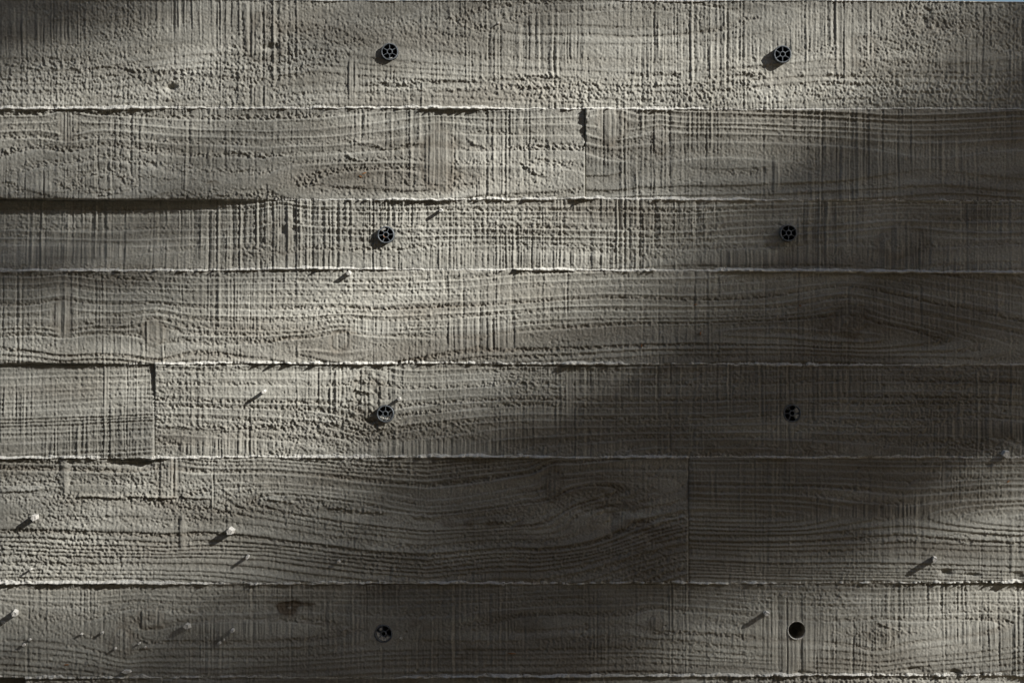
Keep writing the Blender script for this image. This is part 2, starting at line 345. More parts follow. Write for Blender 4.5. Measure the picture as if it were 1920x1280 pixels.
BOARDS = [
 dict(row=0, x=(-1e9, 1e9), pith=[(0, 40), (1920, 30)], dist=[(0, 45), (600, 70), (1000, 30), (1920, 60)], period=15, wave=5,
      line=0.3, ramp=0.25, rough_ring=0.8, rough_all=0.74, rough_amp=0.54, torn=0.45, saw=0.74, tooth=0.65, pitch=22, tear=0.95,
      knots=[(497, 75, 34, 46, 16), (1621, 92, 22, 26, 9)],
      stripe=[(470, 60, 12, 60, 0.8), (487, 182, 26, 24, 1.0), (660, 145, 12, 40, 1.0), (1590, 100, 26, 60, 0.9)],
      patch=[(1200, 172, 560, 26, 1.2), (200, 140, 240, 18, 0.8), (1740, 40, 60, 45, 1.3), (500, 95, 70, 70, 1.0), (1480, 135, 120, 22, -0.9)],
      crack=[([(680, 160), (850, 152), (1050, 145), (1180, 139), (1400, 141), (1710, 143)], 1.7, 4.0),
             ([(680, 172), (900, 168), (1200, 160), (1700, 158)], 1.1, 3.0), ([(0, 128), (200, 128), (420, 142)], 1.3, 3.0),
             ([(0, 172), (200, 180), (330, 190)], 0.9, 2.4)],
      dent=[(321, 164, 11, 6, -5), (1735, 30, 10, 22, -3.5), (458, 20, 7, 40, 1.2), (455, 165, 8, 40, 1.6), (505, 88, 16, 6, -3.5), (1763, 45, 12, 14, -2.0)],
      tone=1.03, stain=[(322, 175, 12, 16, 0.5), (1750, 60, 120, 90, 0.15)]),
 dict(row=1, x=(-1e9, 1097), pith=[(0, 330), (600, 350), (1097, 330)], dist=[(0, 60), (200, 20), (500, 60), (760, 15), (1097, 50)], period=17, wave=6,
      line=0.8, rough_ring=1.1, rough_all=0.30, rough_amp=0.8, torn=-0.2, saw=0.50, tooth=0.9, tear=0.6,
      knots=[(128, 235, 18, 32, 12), (825, 300, 30, 60, 10)],
      stripe=[(124, 240, 14, 36, 0.9), (820, 290, 28, 70, 0.55)],
      patch=[(1025, 335, 40, 30, 1.6), (400, 270, 140, 22, 0.5), (900, 350, 240, 20, 0.6)],
      crack=[([(240, 279), (310, 292)], 1.6, 3.2), ([(420, 285), (520, 297), (570, 308)], 1.6, 3.2), ([(640, 262), (730, 282), (800, 268)], 1.6, 3.2),
             ([(560, 282), (640, 290), (690, 308)], 1.5, 3.0), ([(870, 262), (920, 287)], 1.8, 3.5), ([(990, 258), (1090, 272)], 1.5, 3),
             ([(970, 305), (1000, 322), (1050, 345)], 2.0, 4.0), ([(1000, 297), (1092, 306)], 1.7, 3.0), ([(40, 308), (200, 330), (420, 342)], 1.0, 2.0),
             ([(0, 365), (200, 364), (560, 352), (900, 345)], 0.9, 2.0)],
      top=[(0, 0.5), (900, 0), (1097, -1.5)], foot=[(0, 1.5), (500, 2), (1000, 2), (1097, 3)], tone=0.97,
      stain=[(683, 326, 10, 6, 0.8), (380, 341, 60, 5, 0.5)]),
 dict(row=1, x=(1097, 1e9), pith=[(1097, 305), (1920, 312)], dist=[(1097, 10), (1200, 25), (1920, 40)], period=13.5, wave=2.5, dwob=4,
      line=1.15, rough_ring=0.45, rough_all=0.25, rough_amp=0.6, torn=-0.2, saw=0.55, tooth=1.0, pitch=29,
      knots=[(1145, 235, 24, 40, 16), (1237, 262, 14, 26, 6)],
      stripe=[(1140, 240, 18, 40, 1.1), (1450, 330, 16, 36, 0.8)],
      crack=[([(1250, 340), (1920, 352)], 0.8, 1.8), ([(1100, 358), (1920, 362)], 0.8, 1.8)],
      top=[(1097, 5.5), (1125, 4.0), (1180, 1), (1920, 0.5)], foot=[(1097, -2.0), (1200, 0), (1920, 0.5)], tpow=1.5, tone=0.94),
 dict(row=2, x=(-1e9, 1e9), pith=[(0, 488), (1920, 478)], dist=[(0, 25), (500, 12), (1000, 16), (1920, 20)], period=11.5, wave=3.5, dwob=6,
      line=0.8, rough_ring=1.0, rough_all=0.45, rough_amp=0.7, torn=0.0, saw=1.0, tooth=1.15, pitch=24,
      knots=[(527, 440, 18, 34, 14), (1690, 455, 40, 30, 12)],
      stripe=[(530, 435, 12, 60, 1.1), (990, 485, 210, 18, 1.1), (1420, 485, 150, 18, 0.9), (1160, 400, 10, 40, 1.0), (140, 470, 130, 16, 0.9)],
      patch=[(470, 470, 50, 24, 1.0), (720, 480, 60, 20, 0.7)],
      top=[(0, -22), (300, -17), (400, -11), (480, -4), (540, -0.5), (600, 0), (1920, -0.5)], foot=[(0, -7), (300, -3), (480, 0)], tone=1.06,
      dent=[(529, 432, 5, 8, -2.5)]),
 dict(row=3, x=(-1e9, 1e9), pith=[(0, 640), (300, 655), (640, 655), (1000, 640), (1590, 620), (1920, 655)],
      dist=[(0, 20), (295, 8), (500, 22), (640, 8), (900, 30), (1300, 18), (1590, 6), (1920, 40)], period=11.2, wave=4, dwob=6, ringstain=1.8, brown=1.2,
      line=0.85, rough_ring=1.1, rough_all=0.35, rough_amp=0.75, torn=-0.1, saw=0.42, tooth=1.15, pitch=33.5,
      knots=[(118, 590, 20, 40, 10), (293, 628, 20, 24, 14), (640, 638, 24, 24, 12), (1588, 602, 44, 30, 16)],
      stripe=[(120, 590, 18, 50, 0.7), (290, 625, 30, 26, 0.4), (900, 630, 90, 36, 0.9), (700, 612, 60, 18, 0.8)],
      patch=[(70, 640, 60, 34, 1.2), (780, 620, 60, 40, 0.9), (1080, 640, 70, 36, 0.8), (420, 655, 70, 22, 0.9), (560, 650, 40, 24, 0.8)],
      crack=[([(420, 602), (560, 594), (700, 580), (840, 592), (950, 601), (1180, 600)], 0.9, 2.2), ([(150, 600), (200, 618), (260, 605)], 1.5, 3)],
      top=[(0, 1), (1920, 0.5)], foot=[(0, 1.0), (600, 1.5), (1200, 0), (1920, 0)], tone=1.0,
      stain=[(1310, 625, 20, 14, 0.3), (1600, 610, 50, 30, 0.18)]),
 dict(row=4, x=(-1e9, 290), pith=[(0, 1200), (290, 1190)], dist=[(0, 30)], period=9.2, wave=1.6, dwob=3,
      line=0.8, ramp=0.5, rough_ring=0.5, rough_all=0.35, rough_amp=0.5, torn=-0.2, saw=0.7, tooth=0.9, pitch=17,
      stripe=[(198, 720, 8, 60, 1.0)], top=[(0, -6), (150, -6), (230, -3), (290, -2.5)], foot=[(0, -0.5), (200, 0.5), (290, 3.5)], tone=0.91),
 dict(row=4, x=(290, 1e9), pith=[(290, 850), (1920, 850)], dist=[(290, 20), (700, 45), (1000, 20), (1500, 14), (1920, 40)], period=13, wave=3, dwob=8, ringstain=1.6, brown=1.5,
      line=0.7, rough_ring=1.3, rough_all=0.6, rough_amp=0.8, torn=0.1, saw=0.6, tooth=0.8, pitch=22,
      knots=[(690, 745, 26, 44, 14)],
      stripe=[(420, 838, 120, 16, 1.0), (820, 838, 160, 18, 0.9), (1850, 805, 130, 18, 1.0), (1480, 815, 60, 10, 0.7), (1070, 740, 12, 50, 0.7)],
      patch=[(500, 800, 230, 20, 1.2), (690, 760, 45, 60, 1.3)],
      crack=[([(300, 800), (420, 804), (560, 800), (660, 792)], 1.9, 4), ([(660, 712), (705, 722)], 2.2, 3.5), ([(655, 730), (708, 742)], 2.2, 3.5),
             ([(645, 748), (700, 758)], 2.0, 3.5), ([(660, 772), (690, 782)], 2.0, 3.5), ([(640, 795), (700, 806), (760, 797)], 1.5, 3.5),
             ([(760, 800), (1000, 792), (1400, 780), (1700, 770)], 0.9, 2.5)],
      top=[(290, 3.0), (420, 1.0), (600, -1), (720, -2), (1000, -1), (1920, 0)], foot=[(290, -1.6), (420, 0), (1920, 0.3)], tone=0.98,
      stain=[(1650, 845, 300, 12, 0.22), (1300, 840, 180, 10, 0.2)], pits=scatter_pits(1050, 1900, 690, 850, 40, 3)),
 dict(row=5, x=(-1e9, 1291), pith=[(0, 935), (500, 945), (800, 975), (1000, 965), (1291, 900)], dist=[(0, 40), (500, 25), (900, 8), (1100, 12), (1291, 40)], period=10.5, wave=5, dwob=5, ledge=[([(128, 932), (260, 931), (335, 932)], 3.0), ([(338, 931), (400, 934)], 2.4), ([(0, 922), (80, 919)], 2.0), ([(500, 937), (555, 943)], 3.0)], ringstain=1.8, brown=1.0,
      line=0.75, rough_ring=1.0, rough_all=0.70, rough_amp=0.62, torn=0.5, saw=0.30, tooth=0.4, pitch=30, tear=0.5,
      knots=[(312, 900, 22, 40, 10), (1035, 910, 16, 30, 12), (1100, 985, 60, 46, 26)],
      stripe=[(122, 890, 10, 44, 1.2), (330, 880, 14, 36, 1.0), (342, 1000, 8, 40, 1.0), (400, 910, 4, 60, 1.0)],
      patch=[(250, 1010, 260, 50, 0.7), (110, 900, 20, 40, 1.0), (60, 1030, 60, 30, 0.6)],
      crack=[([(490, 938), (560, 944)], 5.0, 4.0), ([(560, 946), (700, 962), (800, 972), (880, 986), (960, 980), (1010, 966)], 2.6, 3.6),
             ([(0, 923), (110, 918)], 1.4, 3), ([(1110, 966), (1160, 944)], 1.2, 4)],
      dent=[(250, 862, 46, 14, -9), (1150, 990, 26, 50, -2.5), (122, 890, 7, 34, 2.0), (1130, 945, 60, 20, -2), (322, 885, 9, 30, 1.5)],
      top=[(0, 0)], foot=[(0, 0.5), (1291, 0.5)], tone=0.97,
      stain=[(910, 983, 110, 9, 0.55), (1135, 953, 40, 10, 0.45), (1110, 940, 110, 22, 0.25), (1190, 970, 40, 30, 0.25), (1080, 900, 150, 20, 0.18), (1215, 1010, 60, 50, 0.22), (600, 950, 60, 8, 0.2)],
      pits=scatter_pits(850, 1280, 870, 1085, 22, 4)),
 dict(row=5, x=(1291, 1e9), pith=[(1291, 960), (1920, 968)], dist=[(1291, 10), (1500, 14), (1700, 30), (1920, 22)], period=8.8, wave=2.2, dwob=5, ringstain=1.6, brown=1.0,
      line=0.95, rough_ring=0.8, rough_all=0.3, rough_amp=0.65, torn=-0.2, saw=0.4, tooth=0.7, pitch=24,
      stripe=[(1640, 957, 130, 14, 0.9), (1770, 890, 8, 30, 0.8)], patch=[(1840, 955, 80, 22, 1.0)],
      crack=[([(1560, 1000), (1920, 1004)], 1.2, 2.4), ([(1600, 1013), (1920, 1016)], 1.3, 2.4)],
      dent=[(1773, 1072, 10, 6, -6), (1905, 1080, 16, 7, -6), (1820, 1077, 20, 4, -3)],
      top=[(1291, -0.6)], foot=[(1291, -0.4), (1500, 0), (1920, 1)], tone=0.97, pits=scatter_pits(1300, 1800, 870, 1050, 12, 9)),
 dict(row=6, x=(-1e9, 1e9), pith=[(0, 1165), (300, 1180), (1220, 1170), (1650, 1190), (1920, 1175)], dist=[(0, 30), (250, 10), (700, 30), (1200, 12), (1650, 8), (1920, 35)], period=11, wave=4, dwob=6,
      line=0.45, ramp=0.4, ringstain=2.0, rough_ring=0.8, rough_all=0.35, rough_amp=0.65, torn=-0.1, saw=0.50, tooth=1.25, pitch=34,
      knots=[(283, 1160, 22, 18, 10), (228, 1202, 20, 26, 12), (1650, 1190, 22, 20, 9), (1228, 1168, 14, 14, 7)],
      stripe=[(1480, 1190, 80, 80, 0.8), (450, 1175, 120, 14, 0.7), (1850, 1190, 90, 24, 0.7), (1490, 1240, 30, 40, 1.0)],
      patch=[(1560, 1120, 60, 14, 0.8), (1690, 1180, 30, 20, 0.9), (100, 1190, 60, 10, 0.5)],
      crack=[([(1360, 1222), (1460, 1228)], 1.3, 2.2), ([(1350, 1237), (1420, 1240)], 1.3, 2.2), ([(1640, 1170), (1690, 1185)], 1.5, 3.0)],
      dent=[(540, 1133, 24, 10, -2.5), (1505, 1262, 14, 6, -5), (1715, 1255, 16, 5, -5), (1790, 1260, 12, 5, -5)],
      top=[(0, 0), (1500, -1.5), (1920, -2)], foot=[(0, 0)], tone=0.98,
      stain=[(533, 1131, 24, 12, 2.2), (540, 1142, 14, 10, 1.8), (578, 1133, 34, 4, 1.2), (283, 1160, 20, 16, 0.35), (225, 1198, 22, 20, 0.25), (985, 1175, 40, 14, 0.3), (870, 1225, 34, 18, 0.3),
             (770, 1170, 50, 14, 0.3), (1225, 1168, 34, 16, 0.25), (300, 1255, 200, 5, 0.3)], pits=scatter_pits(750, 1500, 1100, 1260, 14, 11)),
 dict(row=7, x=(-1e9, 47), pith=[(0, 1330)], dist=[(0, 20)], period=12, top=[(0, -14)], foot=[(0, -6)], rough_all=0.5),
 dict(row=7, x=(47, 1e9), pith=[(0, 1340)], dist=[(0, 20)], period=12, rough_all=0.9, torn=0.5, top=[(0, -1), (1300, -2.5), (1920, -3)]),
 dict(row=8, x=(-1e9, 1e9), pith=[(0, 1520)], dist=[(0, 30)], period=14),
 dict(row=9, x=(-1e9, 1e9), pith=[(0, 1760)], dist=[(0, 30)], period=14),
 dict(row=10, x=(-1e9, 1e9), pith=[(0, 1900)], dist=[(0, 30)], period=14),
 dict(row=11, x=(-1e9, 1e9), pith=[(0, 2150)], dist=[(0, 30)], period=14),
]

def refl(x, a, b):
    w = b - a
    t = np.mod(x - a, 2 * w)
    return a + np.where(t > w, 2 * w - t, t)

wall = empty('concrete_wall', (0, 0, 0))
tag(wall, 'grey board-marked concrete wall with horizontal plank prints and raised joints', 'wall')

edge_top, edge_foot = {}, {}        # heights at each row's edges, for the joint fins

def board(sp, seed):
    r = sp['row']
    x0, x1 = sp['x']
    jt, jb = J[r], J[r + 1]
    hgt = float((jb - jt).mean())
    if r < 7:
        v = np.linspace(0, 1, int(round(hgt / STEP)) + 1)
    elif r == 7:
        ys = np.concatenate([np.arange(0, 26, STEP), np.arange(28, hgt, 10.0), [hgt]])
        v = ys / hgt
    else:
        v = np.linspace(0, 1, int(hgt / 12))
    ny = len(v)
    V = np.repeat(v[:, None], NXF, 1)
    X = np.repeat(xf[None, :], ny, 0)
    Y = jt[None, :] + V * (jb - jt)[None, :]
    h, tone, stain = board_height(sp, X, Y, V, seed)
    # rounded arris along the edges
    ed = np.minimum(V, 1 - V) * hgt
    h = h - 1.2 * np.exp(-(ed / 1.6) ** 2)
    # which fine columns belong to this board
    i0 = 0 if x0 < -1e8 else int(np.searchsorted(xf, x0 + 0.8))
    i1 = NXF if x1 > 1e8 else int(np.searchsorted(xf, x1 - 0.8))
    if x0 > -1e8:
        h = h - 1.0 * np.exp(-((X - x0) / 1.8) ** 2)
    if x1 < 1e8:
        h = h - 1.0 * np.exp(-((x1 - X) / 1.8) ** 2)
    xs = [xf[i0:i1]]; ix = [np.arange(i0, i1)]
    wrap = lambda q: np.clip(np.searchsorted(xf, refl(q, xf[i0], xf[i1 - 1])), i0, i1 - 1)
    if x0 < -1e8:
        xs.insert(0, xl); ix.insert(0, wrap(xl))
    if x1 > 1e8:
        xs.append(xr); ix.append(wrap(xr))
    cols = np.concatenate(xs); idx = np.concatenate(ix)
    Xc = np.repeat(cols[None, :], ny, 0)
    Yc, Hc, Tc, Sc = Y[:, idx], h[:, idx], tone[:, idx], stain[:, idx]
    if x0 > -1e8: Xc[:, 0] = x0 + 0.4
    if x1 < 1e8: Xc[:, -1] = x1 - 0.4
    nx = len(cols)
    edge_top.setdefault(r, np.zeros(NXF))[i0:i1] = h[2, i0:i1]
    edge_foot.setdefault(r, np.zeros(NXF))[i0:i1] = h[-3, i0:i1]
    # openings for the spacers and the tie hole: pull the nearest vertices onto the circle
    dead = np.zeros((ny, nx), bool)
    for cx, cy, rr in SOCKETS:
        if not (Yc.min() < cy < Yc.max()): continue
        dx, dy = Xc - cx, Yc - cy
        dist = np.sqrt(dx * dx + dy * dy)
        inside = dist < rr - 0.9
        near = (~inside) & (dist < rr + 0.9)
        k = rr / np.maximum(dist, 1e-6)
        Xc = np.where(near, cx + dx * k, Xc); Yc = np.where(near, cy + dy * k, Yc)
        dead |= inside
        soft = np.exp(-((dist - rr) / 5.0) ** 2)
        Hc = Hc * (1 - 0.5 * soft)
    co = np.stack([(Xc - 960) * S, -Hc * S, ZC - (Yc - 640) * S], -1).reshape(-1, 3)
    I = np.arange(ny * nx).reshape(ny, nx)
    q = np.stack([I[1:, :-1], I[1:, 1:], I[:-1, 1:], I[:-1, :-1]], -1).reshape(-1, 4)
    dd = dead[1:, :-1] | dead[1:, 1:] | dead[:-1, 1:] | dead[:-1, :-1]
    q = q[~dd.ravel()]
    # sides running back to the core
    loop = np.concatenate([I[0, :], I[1:, -1], I[-1, -2::-1], I[-2:0:-1, 0]])
    bc = co[loop].copy(); bc[:, 1] = DEPTH * S
    m = len(loop); b0 = len(co)
    nxt = np.roll(np.arange(m), -1)
    sq = np.stack([loop, loop[nxt], b0 + nxt, b0 + np.arange(m)], -1)
    co = np.concatenate([co, bc]); q = np.concatenate([q, sq])
    tone_a = np.concatenate([Tc.ravel(), np.ones(m)]); stain_a = np.concatenate([Sc.ravel(), np.zeros(m)])
    me = fast_mesh('board_print', co, q, False, {'tone': tone_a, 'stain': stain_a})
    return link('board_print', me, M_CON, wall)

for k, sp in enumerate(BOARDS):
    board(sp, 11 + k)

# ------------------------------------------------------------------ cement fins along the joints
FINS = {1: dict(a=[(0, 2.6), (440, 2.4), (1280, 2.2), (1600, 1.4), (1920, 0.6)], teeth=0.35, t=4.0, bead=0.4),
        2: dict(a=[(0, 0.2), (520, 0.5), (640, 1.4), (860, 2.6), (1300, 2.2), (1600, 1.0), (1920, 0.4)], teeth=0.4, t=6.0, bead=0.6),
        3: dict(a=[(0, 2.6), (500, 3.2), (1000, 3.4), (1280, 3.0), (1500, 3.6), (1920, 3.2)], teeth=0.45, t=6.0, bead=0.7),
        4: dict(a=[(0, 0.6), (280, 0.6), (300, 2.4), (700, 2.2), (1100, 2.4), (1400, 1.6), (1920, 0.8)], teeth=0.6, t=3.5, bead=2.6),
        5: dict(a=[(0, 2.4), (290, 2.0), (640, 3.0), (1300, 3.2), (1600, 2.4), (1920, 2.6)], teeth=0.35, t=5.0, bead=0.7),
        6: dict(a=[(0, 2.8), (300, 2.6), (640, 1.6), (1000, 1.4), (1350, 1.8), (1500, 3.5), (1920, 4.5)], teeth=0.55, t=6.5, bead=1.2),
        7: dict(a=[(0, 2.0), (48, 1.5), (600, 1.8), (1280, 3.0), (1920, 3.6)], teeth=0.6, t=5.0, bead=1.6)}
for j, f in FINS.items():
    r = np.random.default_rng(900 + j)
    prof_t = np.array([-5.0, -4.2, -3.3, -2.4, -1.6, -0.8, 0.0, 0.7, 1.4, 2.1, 2.8])
    prof_h = np.array([-1.5, 0.10, 0.25, 0.45, 0.65, 0.85, 1.0, 0.95, 0.65, 0.1, -1.5])
    amp = pw(f['a'], xf) * np.clip(1 + 0.40 * n1d(NXF, 14 / STEP, 910 + j), 0.2, 2.2) * np.clip(0.9 + 0.5 * n1d(NXF, 60 / STEP, 915 + j), 0.15, 1.7) * (1 + 0.18 * n1d(NXF, 3 / STEP, 920 + j))
    amp = np.maximum(amp, 0.1) + f['bead'] * np.clip(n1d(NXF, 3.2 / STEP, 930 + j) - 0.3, 0, 2.0) * sst(-0.6, 0.8, n1d(NXF, 90 / STEP, 935 + j)) * np.clip(pw(f['a'], xf) / 2.0, 0, 1)
    dens = sst(-0.2, 1.0, n1d(NXF, 70 / STEP, 940 + j))
    teeth = np.zeros(NXF)
    for _ in range(int(270 * f['teeth'])):
        c = r.integers(0, NXF)
        if r.random() > dens[c] + 0.15: continue
        w = r.uniform(1.6, 5.5)
        teeth = np.maximum(teeth, f['t'] * r.uniform(0.4, 1.0) * np.exp(-np.abs((xf - xf[c]) / w) ** r.choice([1.2, 2.0, 3.0])) * min(1.0, pw(f['a'], xf[c]) / 1.6))
    rows = len(prof_t)
    up, lo = edge_foot[j - 1], edge_top[j]
    wide = 1 + 0.18 * n1d(NXF, 10 / STEP, 950 + j)
    Tt = 0.98 * prof_t[:, None] * wide[None, :] * (0.55 + 0.45 * np.clip(amp / 2.5, 0, 1.3))[None, :]
    bw = sst(-2.5, 2.5, Tt)
    base = up[None, :] * (1 - bw) + lo[None, :] * bw
    # where the board above stands well proud the fin hugs it
    step = np.maximum(up - lo, 0)
    base = np.where(Tt < 1.0, np.maximum(base, up[None, :] - 0.3 * step[None, :]), base)
    tp = np.exp(-((Tt - 0.3) / 2.0) ** 2)
    wob = gn(rows, NXF, 0.8, 2.2 / STEP, 960 + j)
    H = base + prof_h[:, None] * amp[None, :] + tp * teeth[None, :] + 0.30 * wob * (prof_h > 0)[:, None] * np.clip(amp, 0.3, 2)[None, :] - 0.4
    Yj = J[j][None, :] + Tt + 0.5 * n1d(NXF, 5 / STEP, 970 + j)[None, :]
    H[0] -= 3; H[-1] -= 3
    cols = np.concatenate([xl, xf, xr])
    wrap = lambda q: np.clip(np.searchsorted(xf, refl(q, xf[0], xf[-1])), 0, NXF - 1)
    idx = np.concatenate([wrap(xl), np.arange(NXF), wrap(xr)])
    nx = len(cols)
    Xc = np.repeat(cols[None, :], rows, 0)
    co = np.stack([(Xc - 960) * S, -H[:, idx] * S, ZC - (Yj[:, idx] - 640) * S], -1).reshape(-1, 3)
    I = np.arange(rows * nx).reshape(rows, nx)
    q = np.stack([I[1:, :-1], I[1:, 1:], I[:-1, 1:], I[:-1, :-1]], -1).reshape(-1, 4)
    # close the back
    b0 = len(co)
    bk = np.concatenate([co[I[0]], co[I[-1]]]); bk[:, 1] = 12 * S
    A = b0 + np.arange(nx); B = A + nx
    q = np.concatenate([q, np.stack([I[0, :-1], I[0, 1:], A[1:], A[:-1]], -1), np.stack([B[:-1], B[1:], I[-1, 1:], I[-1, :-1]], -1)])
    me = fast_mesh('joint_fin', np.concatenate([co, bk]), q)
    link('joint_fin', me, M_FIN, wall)

# core behind the prints and the top of the wall
def box_verts(x0, x1, y0, y1, z0, z1):
    v = [(x0, y0, z0), (x1, y0, z0), (x1, y1, z0), (x0, y1, z0), (x0, y0, z1), (x1, y0, z1), (x1, y1, z1), (x0, y1, z1)]
    f = [(0, 3, 2, 1), (4, 5, 6, 7), (0, 1, 5, 4), (1, 2, 6, 5), (2, 3, 7, 6), (3, 0, 4, 7)]
    return v, f
v, f = box_verts((-1500 - 960) * S, (3420 - 960) * S, DEPTH * S + 0.001, 0.30, -0.02, ZC + 632 * S)
link('wall_core', py_mesh('wall_core', v, f), M_CORE, wall)

# rough arris at the wall's top
amp = 0.9 + 0.5 * n1d(NXF, 20 / STEP, 1201) + 0.35 * n1d(NXF, 4 / STEP, 1202)
rows_t = np.array([3.2, 2.2, 1.0, -0.2, -1.2])
cols = np.concatenate([xl, xf, xr])
idx = np.concatenate([np.clip(np.searchsorted(xf, refl(xl, xf[0], xf[-1])), 0, NXF - 1), np.arange(NXF), np.clip(np.searchsorted(xf, refl(xr, xf[0], xf[-1])), 0, NXF - 1)])
prof = np.array([-2.0, 0.9, 1.0, -0.6, -4.0])
hh = edge_top[0][None, idx] + prof[:, None] * (1 + 0.6 * amp[None, idx])
yy = J[0][None, idx] + rows_t[:, None] * (0.5 + 0.5 * np.clip(amp[None, idx], 0, 2))
hh = np.concatenate([hh, np.full((1, len(cols)), -DEPTH - 200)]); yy = np.concatenate([yy, yy[-1:] - 0.5])
co = np.stack([(np.repeat(cols[None, :], 6, 0) - 960) * S, -hh * S, ZC - (yy - 640) * S], -1).reshape(-1, 3)
I = np.arange(6 * len(cols)).reshape(6, -1)
q = np.stack([I[:-1, :-1], I[:-1, 1:], I[1:, 1:], I[1:, :-1]], -1).reshape(-1, 4)
link('wall_top', fast_mesh('wall_top', co, q), M_FIN, wall)

# ------------------------------------------------------------------ tie hole
def tube(rad, y_in, y_out, n=40, thick=0.0, jit=0.0, seed=0):
    rr = random.Random(seed)
    vs_, fs = [], []
    for y in (y_out, y_in):
        for k in range(n):
            a = 2 * math.pi * k / n
            r_ = rad * (1 + jit * rr.uniform(-1, 1))
            vs_.append((r_ * math.cos(a), y, r_ * math.sin(a)))
    for k in range(n):
        k2 = (k + 1) % n
        fs.append((k, k2, n + k2, n + k))
    return vs_, fs
hx, hy, hr = HOLE
v, f = tube(hr * S * 1.01, DEPTH * S * 0.95, -0.2 * S)
c0 = len(v); v.append((0, DEPTH * S * 0.95, 0)); f += [(40 + k, 40 + (k + 1) % 40, c0) for k in range(40)]
o = link('tie_hole', py_mesh('tie_hole', v, f, True), M_CORE, wall)
o.location = W(hx, hy)
o['label'] = 'round empty tie hole near the lower right'
# thin lip of cement round the hole
v, f = [], []
rr = random.Random(4)
n = 48
for k in range(n):
    a = 2 * math.pi * k / n
    lift = 0.05 + 1.7 * max(0.0, math.cos(a - math.radians(235))) ** 1.5 + rr.uniform(-0.35, 0.35)
    for rad, h in ((hr - 0.9, -1.5), (hr - 0.2, lift), (hr + 0.8, lift * 0.9), (hr + 2.0, -1.2)):
        v.append((rad * S * math.cos(a), -h * S, rad * S * math.sin(a)))
for k in range(n):
    for i in range(3):
        a, b = k * 4 + i, ((k + 1) % n) * 4 + i
        f.append((a, b, b + 1, a + 1))
link('hole_lip', py_mesh('hole_lip', v, f, True), M_FIN, o)

# ------------------------------------------------------------------ plastic formwork spacers
def ring_mesh(name, ro, ri, y_out, y_in, n=48, chamfer=0.5):
    v, f = [], []
    prof = [(ro, y_in), (ro, y_out + chamfer), (ro - chamfer, y_out), (ri + chamfer * 0.6, y_out), (ri, y_out + chamfer * 0.6), (ri, y_in)]
    m = len(prof)
    for k in range(n):
        a = 2 * math.pi * k / n
        for r_, y in prof:
            v.append((r_ * S * math.cos(a), y * S, r_ * S * math.sin(a)))
    for k in range(n):
        for i in range(m):
            a, b = k * m, ((k + 1) % n) * m
            i2 = (i + 1) % m
            f.append((a + i, b + i, b + i2, a + i2))
    me = py_mesh(name, v, f, False)
    return me

def spoke_mesh(ang, r0, r1, wdt, y_out, y_in):
    c, s = math.cos(ang), math.sin(ang)
    v = []
    for r_, t in ((r0, -wdt), (r1, -wdt), (r1, wdt), (r0, wdt)):
        for y in (y_out, y_in):
            v.append(((r_ * c - t * s) * S, y * S, (r_ * s + t * c) * S))
    f = [(0, 2, 4, 6), (1, 7, 5, 3), (0, 1, 3, 2), (2, 3, 5, 4), (4, 5, 7, 6), (6, 7, 1, 0)]
    return py_mesh('spoke', v, f)

def fill_mesh(a0, a1, r0, r1, y, seed):
    """lump of set cement in one cell of the spacer"""
    rr = random.Random(seed)
    v, f = [], []
    na, nr = 9, 5
    for i in range(na):
        for k in range(nr):
            a = a0 + (a1 - a0) * i / (na - 1); r_ = r0 + (r1 - r0) * k / (nr - 1)
            e = 1.8 if i in (0, na - 1) or k in (0, nr - 1) else 0.0
            v.append((r_ * S * math.cos(a), (y + e * rr.uniform(0.3, 1.2) + rr.uniform(-0.9, 0.9)) * S, r_ * S * math.sin(a)))
    for i in range(na - 1):
        for k in range(nr - 1):
            f.append((i * nr + k, i * nr + k + 1, (i + 1) * nr + k + 1, (i + 1) * nr + k))
    n0 = len(v)
    ringi = [i * nr for i in range(na)] + [(na - 1) * nr + k for k in range(1, nr)] + [i * nr + nr - 1 for i in range(na - 2, -1, -1)] + [k for k in range(nr - 2, 0, -1)]
    for q_ in ringi:
        v.append((v[q_][0], 14 * S, v[q_][2]))
    for i in range(len(ringi)):
        i2 = (i + 1) % len(ringi)
        f.append((ringi[i], ringi[i2], n0 + i2, n0 + i))
    return py_mesh('cement_fill', v, f, False)

D = math.radians
SP_INFO = [
 (30, 'round six-spoked grey plastic spacer in the top board, left of the two', [(250, 300, 10.5, 13, 3.0)], False),
 (90, 'six-spoked grey plastic spacer in the top board, right of the two, with long shadow', [], False),
 (65, 'grey plastic spacer in third board, left, with an orange rust mark on its hub', [(95, 140, 9, 13.4, 0.5)], True),
 (90, 'dark grey plastic spacer in third board at the edge of the shade, standing far proud', [], False),
 (88, 'grey plastic spacer in fifth board half filled with cement, left of the two', [(200, 268, 6.3, 13.4, 1.0), (268, 330, 6.3, 13.4, 1.8), (330, 365, 9, 13.4, 2.5)], False),
 (120, 'flush dark spacer in the shaded fifth board with cement in its right cells', [(10, 60, 6.3, 13.6, 1.0), (300, 352, 6.3, 13.6, 1.2), (130, 145, 10, 13, 2.0)], False),
 (100, 'flush dark spacer in the bottom plank clogged with cement', [(160, 222, 6.3, 14, 0.8), (222, 290, 6.3, 14, 0.5), (290, 335, 8.0, 14, 1.0), (98, 140, 7.0, 12.5, 1.2)], False),
]
